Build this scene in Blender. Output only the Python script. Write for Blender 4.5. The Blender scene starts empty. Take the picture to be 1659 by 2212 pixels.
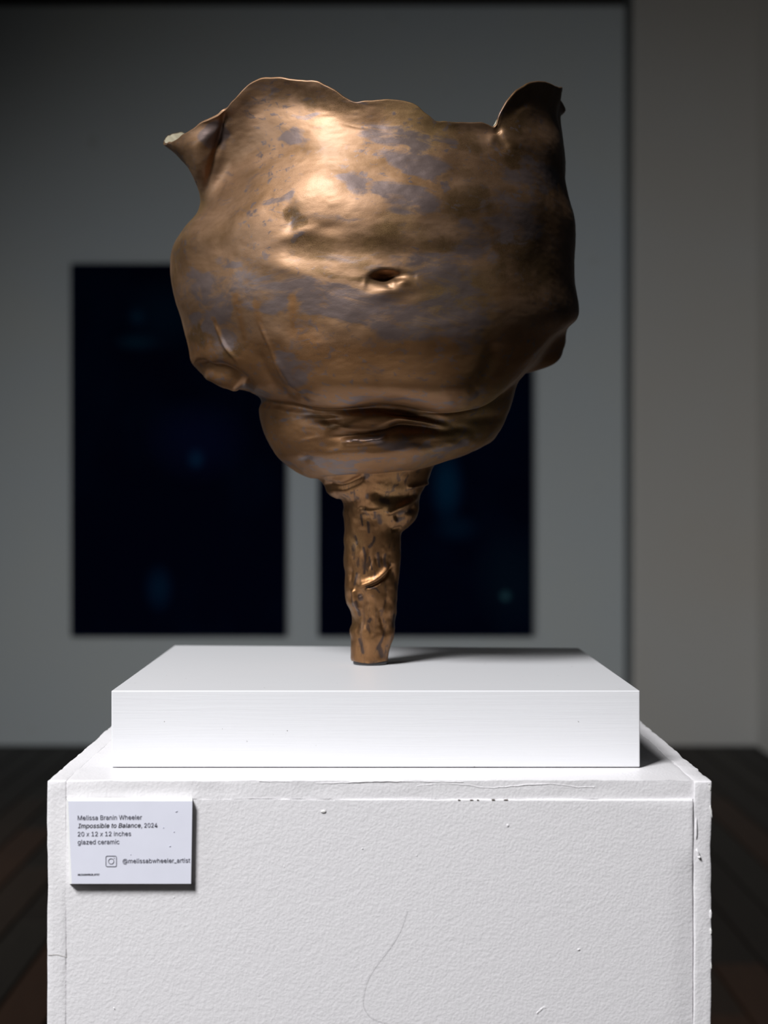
import bpy, math, random
import numpy as np
from mathutils import Vector

# ------------------------------------------------------------------ camera
F, VX, VY, HC = 3700.0, 820.0, 1077.0, 1.2      # focal length (px of 1659 wide frame), vanishing point, eye height
sc = bpy.context.scene
cam_d = bpy.data.cameras.new('camera')
cam = bpy.data.objects.new('camera', cam_d)
sc.collection.objects.link(cam)
cam.location = (0, 0, HC)
cam.rotation_euler = (math.pi / 2, 0, 0)
cam_d.sensor_fit = 'HORIZONTAL'
cam_d.sensor_width = 36.0
cam_d.lens = F / 1659.0 * 36.0
cam_d.shift_x = (829.5 - VX) / 1659.0
cam_d.shift_y = -(1106.0 - VY) / 1659.0
cam_d.clip_start = 0.05
cam_d.dof.use_dof = True
cam_d.dof.focus_distance = 1.35
cam_d.dof.aperture_fstop = 7.4
sc.camera = cam

# ------------------------------------------------------------------ light
w = bpy.data.worlds.new('world')
sc.world = w
w.use_nodes = True
w.node_tree.nodes['Background'].inputs[0].default_value = (0.75, 0.85, 1.0, 1)
w.node_tree.nodes['Background'].inputs[1].default_value = 0.012

AZ, EL, LD = math.radians(34), math.radians(46), 4.0
tgt = Vector((0.0, 1.42, 1.15))
kd = bpy.data.lights.new('window_light', 'AREA')
kd.shape = 'RECTANGLE'
kd.size, kd.size_y = 1.0, 1.1
kd.energy = 83
kd.color = (0.985, 0.985, 1.0)
kd.spread = math.radians(106)
key = bpy.data.objects.new('window_light', kd)
sc.collection.objects.link(key)
key.location = tgt + LD * Vector((-math.sin(AZ) * math.cos(EL), -math.cos(AZ) * math.cos(EL), math.sin(EL)))
key.rotation_euler = (Vector((-0.45, 1.45, 0.55)) - key.location).to_track_quat('-Z', 'Y').to_euler()

# two unseen fill lamps added along the left side: one beside the pedestal, one farther in that washes the back wall
for (loc, aim, wd, hg, pw, spr, colr) in [((-3.45, 0.4, 1.9), (0.0, 1.5, 1.3), 1.2, 1.4, 9, 120, (0.95, 0.98, 1.0)),
                                          ((-3.3, 4.0, 1.2), (1.3, 8.3, 0.3), 1.2, 1.2, 16, 90, (1.0, 0.985, 0.95))]:
    sd = bpy.data.lights.new('side_fill_light', 'AREA')
    sd.shape = 'RECTANGLE'
    sd.size, sd.size_y = wd, hg
    sd.energy = pw
    sd.color = colr
    sd.spread = math.radians(spr)
    sw = bpy.data.objects.new('side_fill_light', sd)
    sc.collection.objects.link(sw)
    sw.location = loc
    sw.rotation_euler = (Vector(aim) - Vector(loc)).to_track_quat('-Z', 'Y').to_euler()

sc.view_settings.view_transform = 'Standard'
sc.view_settings.look = 'None'
sc.view_settings.gamma = 1
sc.view_settings.use_curve_mapping = False
sc.view_settings.exposure = 0.0

# ------------------------------------------------------------------ helpers
C = sc.collection
rng = np.random.default_rng(7)
random.seed(7)


def mesh_obj(name, verts, faces, m=None, parent=None, smooth=False):
    me = bpy.data.meshes.new(name)
    me.from_pydata([tuple(v) for v in verts], [], [tuple(f) for f in faces])
    me.update()
    if smooth:
        me.polygons.foreach_set('use_smooth', [True] * len(me.polygons))
    o = bpy.data.objects.new(name, me)
    C.objects.link(o)
    if m:
        me.materials.append(m)
    if parent:
        o.parent = parent
    return o


def empty(name, loc, label, cat, group=None):
    o = bpy.data.objects.new(name, None)
    C.objects.link(o)
    o.location = loc
    o.empty_display_size = 0.05
    o['label'] = label
    o['category'] = cat
    if group:
        o['group'] = group
    bpy.context.view_layer.update()
    return o


def box_vf(x0, x1, y0, y1, z0, z1):
    v = [(x0, y0, z0), (x1, y0, z0), (x1, y1, z0), (x0, y1, z0), (x0, y0, z1), (x1, y0, z1), (x1, y1, z1), (x0, y1, z1)]
    f = [(0, 3, 2, 1), (4, 5, 6, 7), (0, 1, 5, 4), (1, 2, 6, 5), (2, 3, 7, 6), (3, 0, 4, 7)]
    return v, f


def box(name, x0, x1, y0, y1, z0, z1, m, parent=None, bevel=0.0, seg=2):
    v, f = box_vf(x0, x1, y0, y1, z0, z1)
    o = mesh_obj(name, v, f, m, parent)
    if bevel:
        b = o.modifiers.new('bevel', 'BEVEL')
        b.width = bevel
        b.segments = seg
        b.limit_method = 'ANGLE'
    return o


class NT:
    """small node-tree writer"""
    def __init__(s, name):
        s.m = bpy.data.materials.new(name)
        s.m.use_nodes = True
        s.t = s.m.node_tree
        s.b = s.t.nodes['Principled BSDF']

    def n(s, typ, **kw):
        nd = s.t.nodes.new(typ)
        ins = kw.pop('ins', {})
        for k, v in kw.items():
            setattr(nd, k, v)
        for k, v in ins.items():
            if isinstance(v, bpy.types.NodeSocket):
                s.t.links.new(v, nd.inputs[k])
            else:
                nd.inputs[k].default_value = v
        return nd

    def link(s, a, b):
        s.t.links.new(a, b)

    def noise(s, vec, scale, detail=4, rough=0.55, dist=0.0):
        return s.n('ShaderNodeTexNoise', ins={'Vector': vec, 'Scale': scale, 'Detail': detail, 'Roughness': rough, 'Distortion': dist}).outputs['Fac']

    def ramp(s, fac, p0, p1, c0=(0, 0, 0, 1), c1=(1, 1, 1, 1)):
        r = s.n('ShaderNodeValToRGB', ins={'Fac': fac})
        r.color_ramp.elements[0].position = p0
        r.color_ramp.elements[1].position = p1
        r.color_ramp.elements[0].color = c0
        r.color_ramp.elements[1].color = c1
        return r.outputs['Color']

    def mix(s, fac, a, b, mode='MIX'):
        n = s.n('ShaderNodeMix', data_type='RGBA', blend_type=mode)
        for i, v in ((0, fac), (6, a), (7, b)):
            if isinstance(v, bpy.types.NodeSocket):
                s.t.links.new(v, n.inputs[i])
            else:
                n.inputs[i].default_value = v
        return n.outputs[2]

    def math(s, op, a, b=0.0, clamp=False):
        n = s.n('ShaderNodeMath', operation=op, use_clamp=clamp)
        for i, v in ((0, a), (1, b)):
            if isinstance(v, bpy.types.NodeSocket):
                s.t.links.new(v, n.inputs[i])
            else:
                n.inputs[i].default_value = v
        return n.outputs[0]

    def mapping(s, scale=(1, 1, 1), loc=(0, 0, 0), rot=(0, 0, 0)):
        tc = s.n('ShaderNodeTexCoord')
        return s.n('ShaderNodeMapping', ins={'Vector': tc.outputs['Object'], 'Scale': scale, 'Location': loc, 'Rotation': rot}).outputs[0]

    def bump(s, h, strength, dist, normal=None):
        ins = {'Height': h, 'Strength': strength, 'Distance': dist}
        if normal is not None:
            ins['Normal'] = normal
        return s.n('ShaderNodeBump', ins=ins).outputs[0]


# ---- white roller paint (orange-peel stipple)
def paint_roller(name, col, amt=1.0):
    t = NT(name)
    v = t.mapping()
    a = t.noise(v, 480, 3, 0.5, 0.3)
    a = t.ramp(a, 0.38, 0.66)
    c = t.noise(v, 150, 2, 0.5)
    big = t.noise(v, 5, 2, 0.5)
    n1 = t.bump(a, 0.20 * amt, 0.0006)
    n2 = t.bump(c, 0.12 * amt, 0.0016, n1)
    t.link(n2, t.b.inputs['Normal'])
    cc = t.mix(big, (col[0], col[1], col[2], 1), (col[0] * .97, col[1] * .965, col[2] * .975, 1))
    t.link(cc, t.b.inputs['Base Color'])
    t.b.inputs['Roughness'].default_value = 0.42
    return t.m


# ---- brushed white gloss paint (riser)
def paint_brush(name, col):
    t = NT(name)
    v = t.mapping(scale=(7, 60, 330))
    a = t.noise(v, 1.6, 4, 0.6, 0.6)
    v2 = t.mapping()
    b = t.noise(v2, 60, 3, 0.5)
    sp = t.ramp(t.noise(v2, 260, 2, 0.5), 0.775, 0.80)
    n1 = t.bump(a, 0.15, 0.0012)
    n2 = t.bump(b, 0.06, 0.001, n1)
    t.link(n2, t.b.inputs['Normal'])
    cc = t.mix(sp, (col[0], col[1], col[2], 1), (.25, .24, .23, 1))
    t.link(cc, t.b.inputs['Base Color'])
    t.b.inputs['Roughness'].default_value = 0.36
    return t.m


def plain(name, col, rough=0.6, metallic=0.0):
    t = NT(name)
    v = t.mapping()
    a = t.noise(v, 40, 3)
    t.link(t.mix(a, (*col, 1), (col[0] * .9, col[1] * .9, col[2] * .9, 1)), t.b.inputs['Base Color'])
    t.b.inputs['Roughness'].default_value = rough
    t.b.inputs['Metallic'].default_value = metallic
    return t.m


M_wall_white = paint_roller('pedestal_paint', (0.865, 0.85, 0.86))
M_top_white = paint_roller('pedestal_top_paint', (0.86, 0.86, 0.87), 0.35)
M_riser = paint_brush('riser_paint', (0.77, 0.772, 0.79))
M_chip = plain('paint_flake', (0.80, 0.79, 0.77), 0.5)
M_core = plain('exposed_board', (0.10, 0.075, 0.055), 0.9)
M_card = plain('label_card', (0.88, 0.89, 1.0), 0.45)
M_cardedge = plain('foam_board_edge', (0.86, 0.86, 0.85), 0.7)
M_ink = plain('printed_ink', (0.055, 0.055, 0.085), 0.6)
M_inkb = plain('printed_ink_dark', (0.018, 0.018, 0.03), 0.6)


def wall_mat(name, a, b):
    t = NT(name)
    v = t.mapping()
    n = t.ramp(t.noise(v, 0.9, 5, 0.6, 0.3), 0.3, 0.7)
    c = t.mix(n, (*a, 1), (*b, 1))
    st = t.ramp(t.noise(v, 7, 3, 0.5), 0.70, 0.76)
    c = t.mix(t.math('MULTIPLY', st, 0.25), c, (b[0] * .6, b[1] * .55, b[2] * .5, 1))
    t.link(c, t.b.inputs['Base Color'])
    t.link(t.bump(t.noise(v, 60, 3), 0.2, 0.003), t.b.inputs['Normal'])
    t.b.inputs['Roughness'].default_value = 0.8
    return t.m


M_wall = wall_mat('plaster_wall', (0.44, 0.49, 0.53), (0.47, 0.50, 0.50))
M_wall_r = wall_mat('plaster_wall_warm', (0.47, 0.47, 0.46), (0.47, 0.45, 0.42))
M_dark = plain('dark_steel', (0.02, 0.018, 0.016), 0.6)
M_ceil = plain('ceiling_paint', (0.10, 0.10, 0.10), 0.9)

# ------------------------------------------------------------------ setting
DW = 8.3


def struct(o):
    o['kind'] = 'structure'
    return o


def wx(px, D=DW):
    return (px - VX) * D / F


def wz(py, D=DW):
    return HC + (VY - py) * D / F


XR = wx(1634)
XL = -3.6
gapL, gapR = wx(1351), wx(1369)
ztop = wz(11)
struct(box('wall_back', XL, gapL, DW, DW + 0.2, 0, ztop, M_wall, bevel=0.01))
struct(box('wall_back', gapR, XR + 0.1, DW - 0.015, DW + 0.2, 0, 4.8, M_wall_r, bevel=0.01))
struct(box('trim_1', gapL, gapR, DW + 0.10, DW + 0.2, 0, 4.8, M_wall))
struct(box('trim_2', XL, gapL, DW + 0.02, DW + 0.2, ztop, 4.8, M_dark))
struct(box('wall_right', XR, XR + 0.2, 6.2, DW - 0.015, 0, 4.8, M_wall_r))
struct(box('wall_left', XL - 0.2, XL, -4.0, DW + 0.2, 0, 4.8, M_wall))
struct(box('ceiling', XL - 0.2, XR + 3.2, -4.0, DW + 0.2, 4.8, 5.0, M_ceil))

# floor: dark base with single boards laid into it
t = NT('floor_base')
t.b.inputs['Base Color'].default_value = (0.012, 0.010, 0.008, 1)
t.b.inputs['Roughness'].default_value = 0.9
floor = struct(box('floor', XL - 0.2, XR + 3.2, -4.0, DW + 0.2, -0.2, -0.022, t.m))
bmats = []
for i, c in enumerate([(0.042, 0.027, 0.018), (0.028, 0.021, 0.016), (0.020, 0.016, 0.013), (0.060, 0.030, 0.017), (0.032, 0.026, 0.020)]):
    t = NT('dark_floor_board_%d' % i)
    v = t.mapping(scale=(9, 0.8, 1))
    g = t.noise(v, 6, 5, 0.6, 0.5)
    t.link(t.mix(g, (*c, 1), (c[0] * .45, c[1] * .45, c[2] * .45, 1)), t.b.inputs['Base Color'])
    t.link(t.bump(g, 0.3, 0.002), t.b.inputs['Normal'])
    t.b.inputs['Roughness'].default_value = 0.62
    t.b.inputs['Specular IOR Level'].default_value = 0.25
    bmats.append(t.m)
BW = 0.135
bmesh_cache = {}
x = XL
while x < XR - 0.01:
    y = -0.5 - random.random() * 1.2
    while y < DW - 0.02:
        L = random.choice([1.8, 2.4, 3.0])
        y1 = min(y + L, DW)
        ww = min(BW, XR - x)
        key_ = (round(y1 - y, 3), round(ww, 3), random.randrange(5))
        if key_ not in bmesh_cache:
            g = 0.002
            v, f = box_vf(g, key_[1] - g, g, key_[0] - g, -0.022, 0)
            # eased top edges
            e = 0.003
            v[4:] = [(g + e, g + e, 0), (key_[1] - g - e, g + e, 0), (key_[1] - g - e, key_[0] - g - e, 0), (g + e, key_[0] - g - e, 0)]
            me = bpy.data.meshes.new('floor_board')
            me.from_pydata(v, [], f)
            me.materials.append(bmats[key_[2]])
            bmesh_cache[key_] = me
        o = bpy.data.objects.new('floor_board', bmesh_cache[key_])
        C.objects.link(o)
        o.location = (x, y, 0)
        o.parent = floor
        y = y1
    x += BW

# two dark blue pictures on the back wall
def picture(px0, px1, py0, py1, spots, label):
    t = NT('deep_blue_print')
    v = t.mapping()
    n = t.ramp(t.noise(v, 1.6, 5, 0.6, 0.4), 0.45, 0.75)
    c = t.mix(n, (0.0003, 0.0012, 0.0105, 1), (0.0006, 0.0045, 0.018, 1))
    tc = t.n('ShaderNodeTexCoord')
    for (sx, sy, rx, ry, col, k) in spots:
        # soft printed blotches, in metres on the picture
        mp = t.n('ShaderNodeMapping', ins={'Vector': tc.outputs['Object'], 'Location': (-wx(sx) / rx, 0, -wz(sy) / ry), 'Scale': (1 / rx, 0.0, 1 / ry)})
        ln = t.n('ShaderNodeVectorMath', operation='LENGTH', ins={0: mp.outputs[0]})
        fac = t.ramp(ln.outputs['Value'], 0.25, 1.0, (k, k, k, 1), (0, 0, 0, 1))
        c = t.mix(fac, c, (*col, 1))
    t.link(c, t.b.inputs['Base Color'])
    t.b.inputs['Roughness'].default_value = 0.8
    t.b.inputs['Specular IOR Level'].default_value = 0.02
    o = box('picture', wx(px0), wx(px1), DW - 0.03, DW, wz(py1), wz(py0), t.m, bevel=0.003)
    o['label'] = label
    o['category'] = 'picture'
    o['group'] = 'dark blue pictures on the back wall'
    return o


picture(155, 617, 571, 1374, [(425, 990, .05, .06, (0.004, 0.045, 0.11), 1), (430, 950, .28, .22, (0.003, 0.006, 0.035), .6), (300, 685, .05, .05, (0.003, 0.028, 0.06), 1),
                              (300, 740, .13, .05, (0.002, 0.020, 0.04), 1), (345, 1270, .08, .13, (0.001, 0.016, 0.045), 1), (360, 680, .22, .2, (0.001, 0.010, 0.025), .8)],
        'plain dark navy blue picture on the left, hanging on the back wall')
picture(687, 1149, 571, 1374, [(1091, 1286, .030, .030, (0.12, 0.34, 0.42), 1), (965, 1050, .09, .20, (0.001, 0.028, 0.07), .9), (985, 1140, .13, .08, (0.001, 0.016, 0.04), .7),
                               (1100, 1250, .2, .3, (0.002, 0.009, 0.02), .8)],
        'dark navy blue picture with one pale dot, right of the stem, on the back wall')

# ------------------------------------------------------------------ pedestal
ZR = 1.0557                     # riser top
ZP = 0.9976                     # pedestal top
ped = empty('pedestal', (0, 1.45, 0), 'tall white painted board pedestal with chipped edges standing on the dark floor', 'pedestal')


def noise1(x, seed, scale):
    xi = x / scale
    i = np.floor(xi).astype(int)
    fr = xi - i
    fr = fr * fr * (3 - 2 * fr)
    r = np.random.default_rng(seed).uniform(-1, 1, 4096)
    return r[i % 4096] * (1 - fr) + r[(i + 1) % 4096] * fr


def board(name, c, m, rough=0.0004, step=0.004, edge_r=0.0016, seed=1, parent=ped, post=None):
    """hexahedron from 8 corners (x0y0z0,x1y0z0,x1y1z0,x0y1z0, then z1), finely divided faces, rounded and slightly lumpy edges"""
    c = np.array(c, float)
    ctr = c.mean(0)
    vs, fs = [], []
    quads = [(0, 1, 5, 4), (1, 2, 6, 5), (2, 3, 7, 6), (3, 0, 4, 7), (4, 5, 6, 7), (3, 2, 1, 0)]
    off = 0
    for qi, q in enumerate(quads):
        A, B, Cc, Dd = c[list(q)]
        nu = max(2, min(130, int(np.linalg.norm(B - A) / step)))
        nv = max(2, min(130, int(np.linalg.norm(Dd - A) / step)))
        if qi in (2, 5):
            nu = nv = 2
        def par(n, L):
            base = np.linspace(0, 1, n + 1)
            e = min(0.3, edge_r / L)
            base = np.concatenate([[0, e * .35, e], base[(base > e * 1.5) & (base < 1 - e * 1.5)], [1 - e, 1 - e * .35, 1]])
            return base
        u = par(nu, np.linalg.norm(B - A)); v = par(nv, np.linalg.norm(Dd - A))
        U, V = np.meshgrid(u, v)
        P = (A * ((1 - U) * (1 - V))[..., None] + B * (U * (1 - V))[..., None] + Cc * (U * V)[..., None] + Dd * ((1 - U) * V)[..., None])
        ny, nx = U.shape
        vs.append(P.reshape(-1, 3))
        idx = np.arange(ny * nx).reshape(ny, nx) + off
        fs += np.stack([idx[:-1, :-1], idx[:-1, 1:], idx[1:, 1:], idx[1:, :-1]], -1).reshape(-1, 4).tolist()
        off += nx * ny
    P = np.concatenate(vs)
    # round the edges: distance from each of three face pairs in board space
    lo, hi = c.min(0), c.max(0)
    half = (hi - lo) / 2
    q = np.abs(P - (lo + hi) / 2)
    dd = half - q                       # distance inwards from each face
    inner = np.maximum(q - (half - edge_r), 0)
    # project corner zone onto a rounded box
    ln = np.linalg.norm(inner, axis=1)
    k = np.where(ln > edge_r, edge_r / np.maximum(ln, 1e-9), 1.0)
    nb = np.minimum(q, half - edge_r) + inner * k[:, None]
    P2 = (lo + hi) / 2 + np.sign(P - (lo + hi) / 2) * nb
    P = P + (P2 - P) * 1.0
    # lumpiness of the paint build-up, only near edges
    near = np.exp(-(np.sort(dd, 1)[:, 1] / 0.0035) ** 2)
    for a in range(3):
        s = P[:, (a + 1) % 3] + 0.7 * P[:, (a + 2) % 3]
        P[:, a] += near * rough * (noise1(s + 10, seed * 7 + a, 0.006) + 1.4 * noise1(s + 10, seed * 11 + a, 0.027))
    if post:
        P = post(P)
    o = mesh_obj(name, P, fs, m, None, smooth=True)
    # weld coincident border points
    import bmesh
    bm = bmesh.new(); bm.from_mesh(o.data)
    bmesh.ops.remove_doubles(bm, verts=bm.verts, dist=0.00002)
    bm.to_mesh(o.data); bm.free()
    o.data.set_sharp_from_angle(angle=math.radians(60))
    if parent:
        o.parent = parent
        o.matrix_parent_inverse = parent.matrix_world.inverted()
    return o


def hexa(x0, x1, y0l, y0r, y1, z0, z1):
    return [(x0, y0l, z0), (x1, y0r, z0), (x1, y1, z0), (x0, y1, z0), (x0, y0l, z1), (x1, y0r, z1), (x1, y1, z1), (x0, y1, z1)]


DF = 1.2305
PX0, PX1 = (102 - VX) * DF / F, (1536.5 - VX) * DF / F
G0, G1 = (143 - VX) * DF / F, (1498.5 - VX) * DF / F
PY1 = 1.70
ZG = HC + (VY - 1726.5) * DF / F


def panel_warp(P):
    """the front sheet stands proud of the right side board near its top corner and sinks behind it lower down"""
    wx_ = np.exp(-((P[:, 0] - G1) / 0.010) ** 2)
    k = 1 / (1 + np.exp(-(P[:, 2] - (HC + (VY - 1862) * DF / F)) / 0.004))
    fr_ = P[:, 1] < DF + 0.008
    P[:, 1] += np.where(fr_, wx_ * (-0.0007 * k + 0.0014 * (1 - k)), 0)
    return P


sl = board('side_panel', hexa(PX0, G0, DF, DF, PY1, 0, ZP), M_wall_white, 0.0003, edge_r=0.0009, seed=1)
sr = board('side_panel', hexa(G1, PX1, DF - 0.0009, DF - 0.0009, PY1, 0, ZP), M_wall_white, 0.00045, edge_r=0.0011, seed=2)
tp = board('top_panel', hexa(G0 + 0.00005, G1 - 0.00005, DF + 0.0002, DF + 0.0007, PY1, ZG - 0.0003, ZP - 0.0001), M_wall_white, 0.0003, edge_r=0.0007, seed=3)
fp = board('front_panel', hexa(G0 + 0.00005, G1 - 0.00045, DF - 0.0001, DF - 0.0012, DF + 0.015, 0, ZG - 0.0001), M_wall_white, 0.00010, edge_r=0.0012, seed=4, post=panel_warp)
bp = board('back_panel', hexa(G0 + 0.0002, G1 - 0.0002, PY1 - 0.015, PY1 - 0.015, PY1, 0, ZG - 0.0003), M_wall_white, 0.0, seed=5)


def ped_child(o):
    o.parent = ped
    o.matrix_parent_inverse = ped.matrix_world.inverted()
    return o


def fx(px, D=DF):
    return (px - VX) * D / F


def fz(py, D=DF):
    return HC + (VY - py) * D / F


def blob(name, px, py, rx, ry, h, m, D=DF, rot=0.0, sharp=2.0, seed=0):
    """small lump of paint on the front face"""
    r_ = np.random.default_rng(seed + 50)
    n, k = 18, 5
    vs = [(0, -h, 0)]
    fs = []
    jit = 1 + 0.22 * r_.uniform(-1, 1, n)
    for i in range(1, k + 1):
        rr = i / k
        for j in range(n):
            a = 2 * math.pi * j / n
            X, Z = rr * rx * jit[j] * math.cos(a), rr * ry * jit[j] * math.sin(a)
            X, Z = X * math.cos(rot) - Z * math.sin(rot), X * math.sin(rot) + Z * math.cos(rot)
            vs.append((X, -h * (1 - rr ** sharp) + (0.0009 if i == k else 0), Z))
    for j in range(n):
        fs.append((0, 1 + j, 1 + (j + 1) % n))
    for i in range(k - 1):
        for j in range(n):
            a, b = 1 + i * n + j, 1 + i * n + (j + 1) % n
            fs.append((a, a + n, b + n, b))
    o = mesh_obj(name, [(fx(px, D) + v[0], D + v[1], fz(py, D) + v[2]) for v in vs], fs, m, None, True)
    return ped_child(o)


u = DF / F
blob('paint_drip', 1508, 1843, 2.6 * u, 11 * u, 0.0016, M_wall_white, DF - 0.0009, math.radians(22), 3, 1)
blob('paint_drip', 1510.5, 1851, 3.2 * u, 3.8 * u, 0.0024, M_wall_white, DF - 0.0009, 0, 2.5, 2)
blob('paint_drip', 1504, 1790, 2.4 * u, 27 * u, 0.0011, M_wall_white, DF - 0.0009, 0, 3, 22)
blob('paint_chip', 699, 1753, 6.2 * u, 3.2 * u, 0.0011, M_chip, DF - 0.0002, 0.2, 8, 3)
for i, (bx, by, brx, bry, bh, sh) in enumerate([(1468, 1751, 5, 5, .0009, 2), (1097, 1783, 3.2, 3.6, .0009, 4), (1250, 2051, 3.6, 2.6, .0010, 6), (1241, 2042, 3, 5, .0005, 2),
                                                (1168, 2181, 11, 3, .0007, 5), (1161, 2187, 5, 2.2, .0008, 5), (1176, 2176, 4, 6, .0006, 4), (614, 1872, 4, 1.5, .0006, 4),
                                                (1409, 1854, 13, 4, .0006, 2), (783, 1833, 2, 2, .0006, 3), (1384, 1988, 1.8, 1.8, .0006, 3), (247, 2178, 3.5, 1.6, .0007, 4),
                                                (376, 1938, 2, 2, .0006, 3), (1391, 1774, 1.8, 1.8, .0006, 3), (1035, 2155, 7, 5, .0004, 2), (900, 1848, 2, 2, .0005, 3), (560, 1777, 1.6, 1.6, .0006, 3)]):
    blob('paint_lump', bx, by, brx * u, bry * u, bh, M_wall_white, DF - 0.0005 if bx > 700 else DF, 0.2 * i, sh, 10 + i)
# ragged flakes along the right-hand edge and corners
for i, (bx, by, brx, bry) in enumerate([(1535, 1975, 3, 12), (1535.5, 2012, 2, 8), (1535.5, 2085, 2.4, 10), (1535.5, 1752, 2.5, 16), (1533.5, 1702, 2.4, 8), (1531, 1693, 3.4, 3)]):
    blob('paint_flake', bx, by, brx * u, bry * u, 0.0012, M_chip if i != 0 else M_wall_white, DF - 0.0004, 0.05 * i, 5, 40 + i)


def tube(name, pts, r, m, nseg=6, parent=None):
    cu = bpy.data.curves.new(name, 'CURVE')
    cu.dimensions = '3D'
    sp = cu.splines.new('NURBS')
    sp.points.add(len(pts) - 1)
    for i, p in enumerate(pts):
        sp.points[i].co = (*p, 1)
    sp.use_endpoint_u = True
    sp.order_u = 4
    cu.bevel_depth = r
    cu.bevel_resolution = 2
    tmp = bpy.data.objects.new(name + '_tmp', cu)
    C.objects.link(tmp)
    dg = bpy.context.evaluated_depsgraph_get()
    me = bpy.data.meshes.new_from_object(tmp.evaluated_get(dg))
    bpy.data.objects.remove(tmp)
    me.name = name
    me.materials.clear()
    me.materials.append(m)
    o = bpy.data.objects.new(name, me)
    C.objects.link(o)
    return o


def crack(pts, r, m, D=DF, name='paint_crack'):
    return ped_child(tube(name, [(fx(a, D), D, fz(b, D)) for a, b in pts], r, m))


# paint seams and cracks, gap patches in the joints
M_seam = plain('seam_grey', (0.35, 0.33, 0.31), 0.8)  # mid-grey drawn along the fine paint cracks
crack([(104, 2063), (112, 2064), (122, 2060), (134, 2066), (145, 2068)], 0.00022, M_seam)
crack([(143, 2050), (143.5, 2060), (144, 2067)], 0.0002, M_seam)
for (a, b) in [(989, 994), (1015, 1022), (1030, 1034), (1062, 1069), (1088, 1097)]:
    v, f = box_vf(fx(a), fx(b), DF - 0.0011, DF + 0.002, fz(1728.3), fz(1726.8))
    ped_child(mesh_obj('joint_gap', v, f, M_core))
# paint skin edge along the top board (lumpy lower-lip where top coat overlaps the face)
lip = []
xs = list(range(560, 1010, 9))
r_ = np.random.default_rng(3)
for i, a in enumerate(xs):
    lip.append((a, 1688.5 + (3.2 if 640 < a < 780 else 0.6) * math.sin(a * 0.02) + r_.uniform(-0.9, 0.9)))
crack(lip, 0.0004, M_wall_white, DF + 0.0005, 'paint_ridge')
crack([(a, 1697 + 4 * math.sin(a * 0.031) + r_.uniform(-2, 2)) for a in range(900, 1290, 12)], 0.00035, M_wall_white, DF + 0.0006, 'paint_ridge')

# one long hair lying on the front panel
hair = tube('hair_strand', [(fx(a, DF - .0012), DF - 0.0016, fz(b, DF - .0012)) for a, b in
                            [(879, 1964), (872, 1990), (860, 2018), (842, 2045), (822, 2070), (803, 2095), (790, 2120), (783, 2150), (783, 2172), (792, 2190), (808, 2203), (835, 2208)]], 0.00007, plain('hair', (0.52, 0.51, 0.52), .5))
hair['label'] = 'single fine curved hair stuck to the white pedestal front panel'
hair['category'] = 'hair'

# ------------------------------------------------------------------ riser block
RD, RB_L, RB_R = 1.287, 1.684, 1.655
rx = lambda px, D: (px - VX) * D / F
z0r = ZP + 0.0006
rc = []
for z in (z0r, ZR):
    rc += [(rx(240.5, RD), RD, z), (rx(1382.5, RD), RD, z), (rx(1250, RB_R), RB_R, z), (rx(377, RB_L), RB_L, z)]
riser = mesh_obj('display_riser', rc, [(0, 3, 2, 1), (4, 5, 6, 7), (0, 1, 5, 4), (1, 2, 6, 5), (2, 3, 7, 6), (3, 0, 4, 7)], M_riser)
bv = riser.modifiers.new('bevel', 'BEVEL'); bv.width = 0.0009; bv.segments = 3
riser['label'] = 'low white gloss painted square block resting on top of the tall pedestal'
riser['category'] = 'plinth'

# ------------------------------------------------------------------ label card
cardD = DF - 0.0003
th = 0.0052
cz = lambda py: fz(py, cardD - th)
cx = lambda px: fx(px, cardD - th)
back = [(fx(150.5, cardD), fz(1910, cardD)), (fx(413.5, cardD), fz(1908, cardD)), (fx(415, cardD), fz(1723.5, cardD)), (fx(143.5, cardD), fz(1723.5, cardD))]
front = [(cx(155), cz(1909)), (cx(412.5), cz(1909)), (cx(415.5), cz(1730.5)), (cx(147.5), cz(1730.5))]
cv = [(a, cardD, b) for a, b in back] + [(a, cardD - th, b) for a, b in front]
cf = [(4, 5, 6, 7), (0, 1, 5, 4), (1, 2, 6, 5), (2, 3, 7, 6), (3, 0, 4, 7), (3, 2, 1, 0)]
card = empty('wall_label', (fx(280), DF, fz(1909)), 'small white printed caption card stuck to the pedestal front, upper left', 'label card')
bd = mesh_obj('foam_board', cv, cf, M_cardedge)
bd.parent = card; bd.matrix_parent_inverse = card.matrix_world.inverted()
pf = front
ins = 0.0002
paper = mesh_obj('paper_face', [(a, cardD - th - 0.0001, b) for a, b in pf], [(0, 1, 2, 3)], M_card, None)
sdf = paper.modifiers.new('solid', 'SOLIDIFY'); sdf.thickness = 0.0002
paper.parent = card; paper.matrix_parent_inverse = card.matrix_world.inverted()
TY = cardD - th - 0.00035
TROT = math.radians(0.55)


try:
    FONT = bpy.data.fonts.load(bpy.utils.system_resource('DATAFILES', path='fonts') + '/Inter.woff2')     # the sans serif that ships with Blender
except Exception:
    FONT = None


def cap_height():
    cu = bpy.data.curves.new('cap', 'FONT')
    cu.body = 'H'
    if FONT:
        cu.font = FONT
    tmp = bpy.data.objects.new('tmp', cu)
    C.objects.link(tmp)
    me = bpy.data.meshes.new_from_object(tmp.evaluated_get(bpy.context.evaluated_depsgraph_get()))
    h = max(v.co.y for v in me.vertices)
    bpy.data.objects.remove(tmp)
    bpy.data.meshes.remove(me)
    return h


CAP = cap_height()

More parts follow.
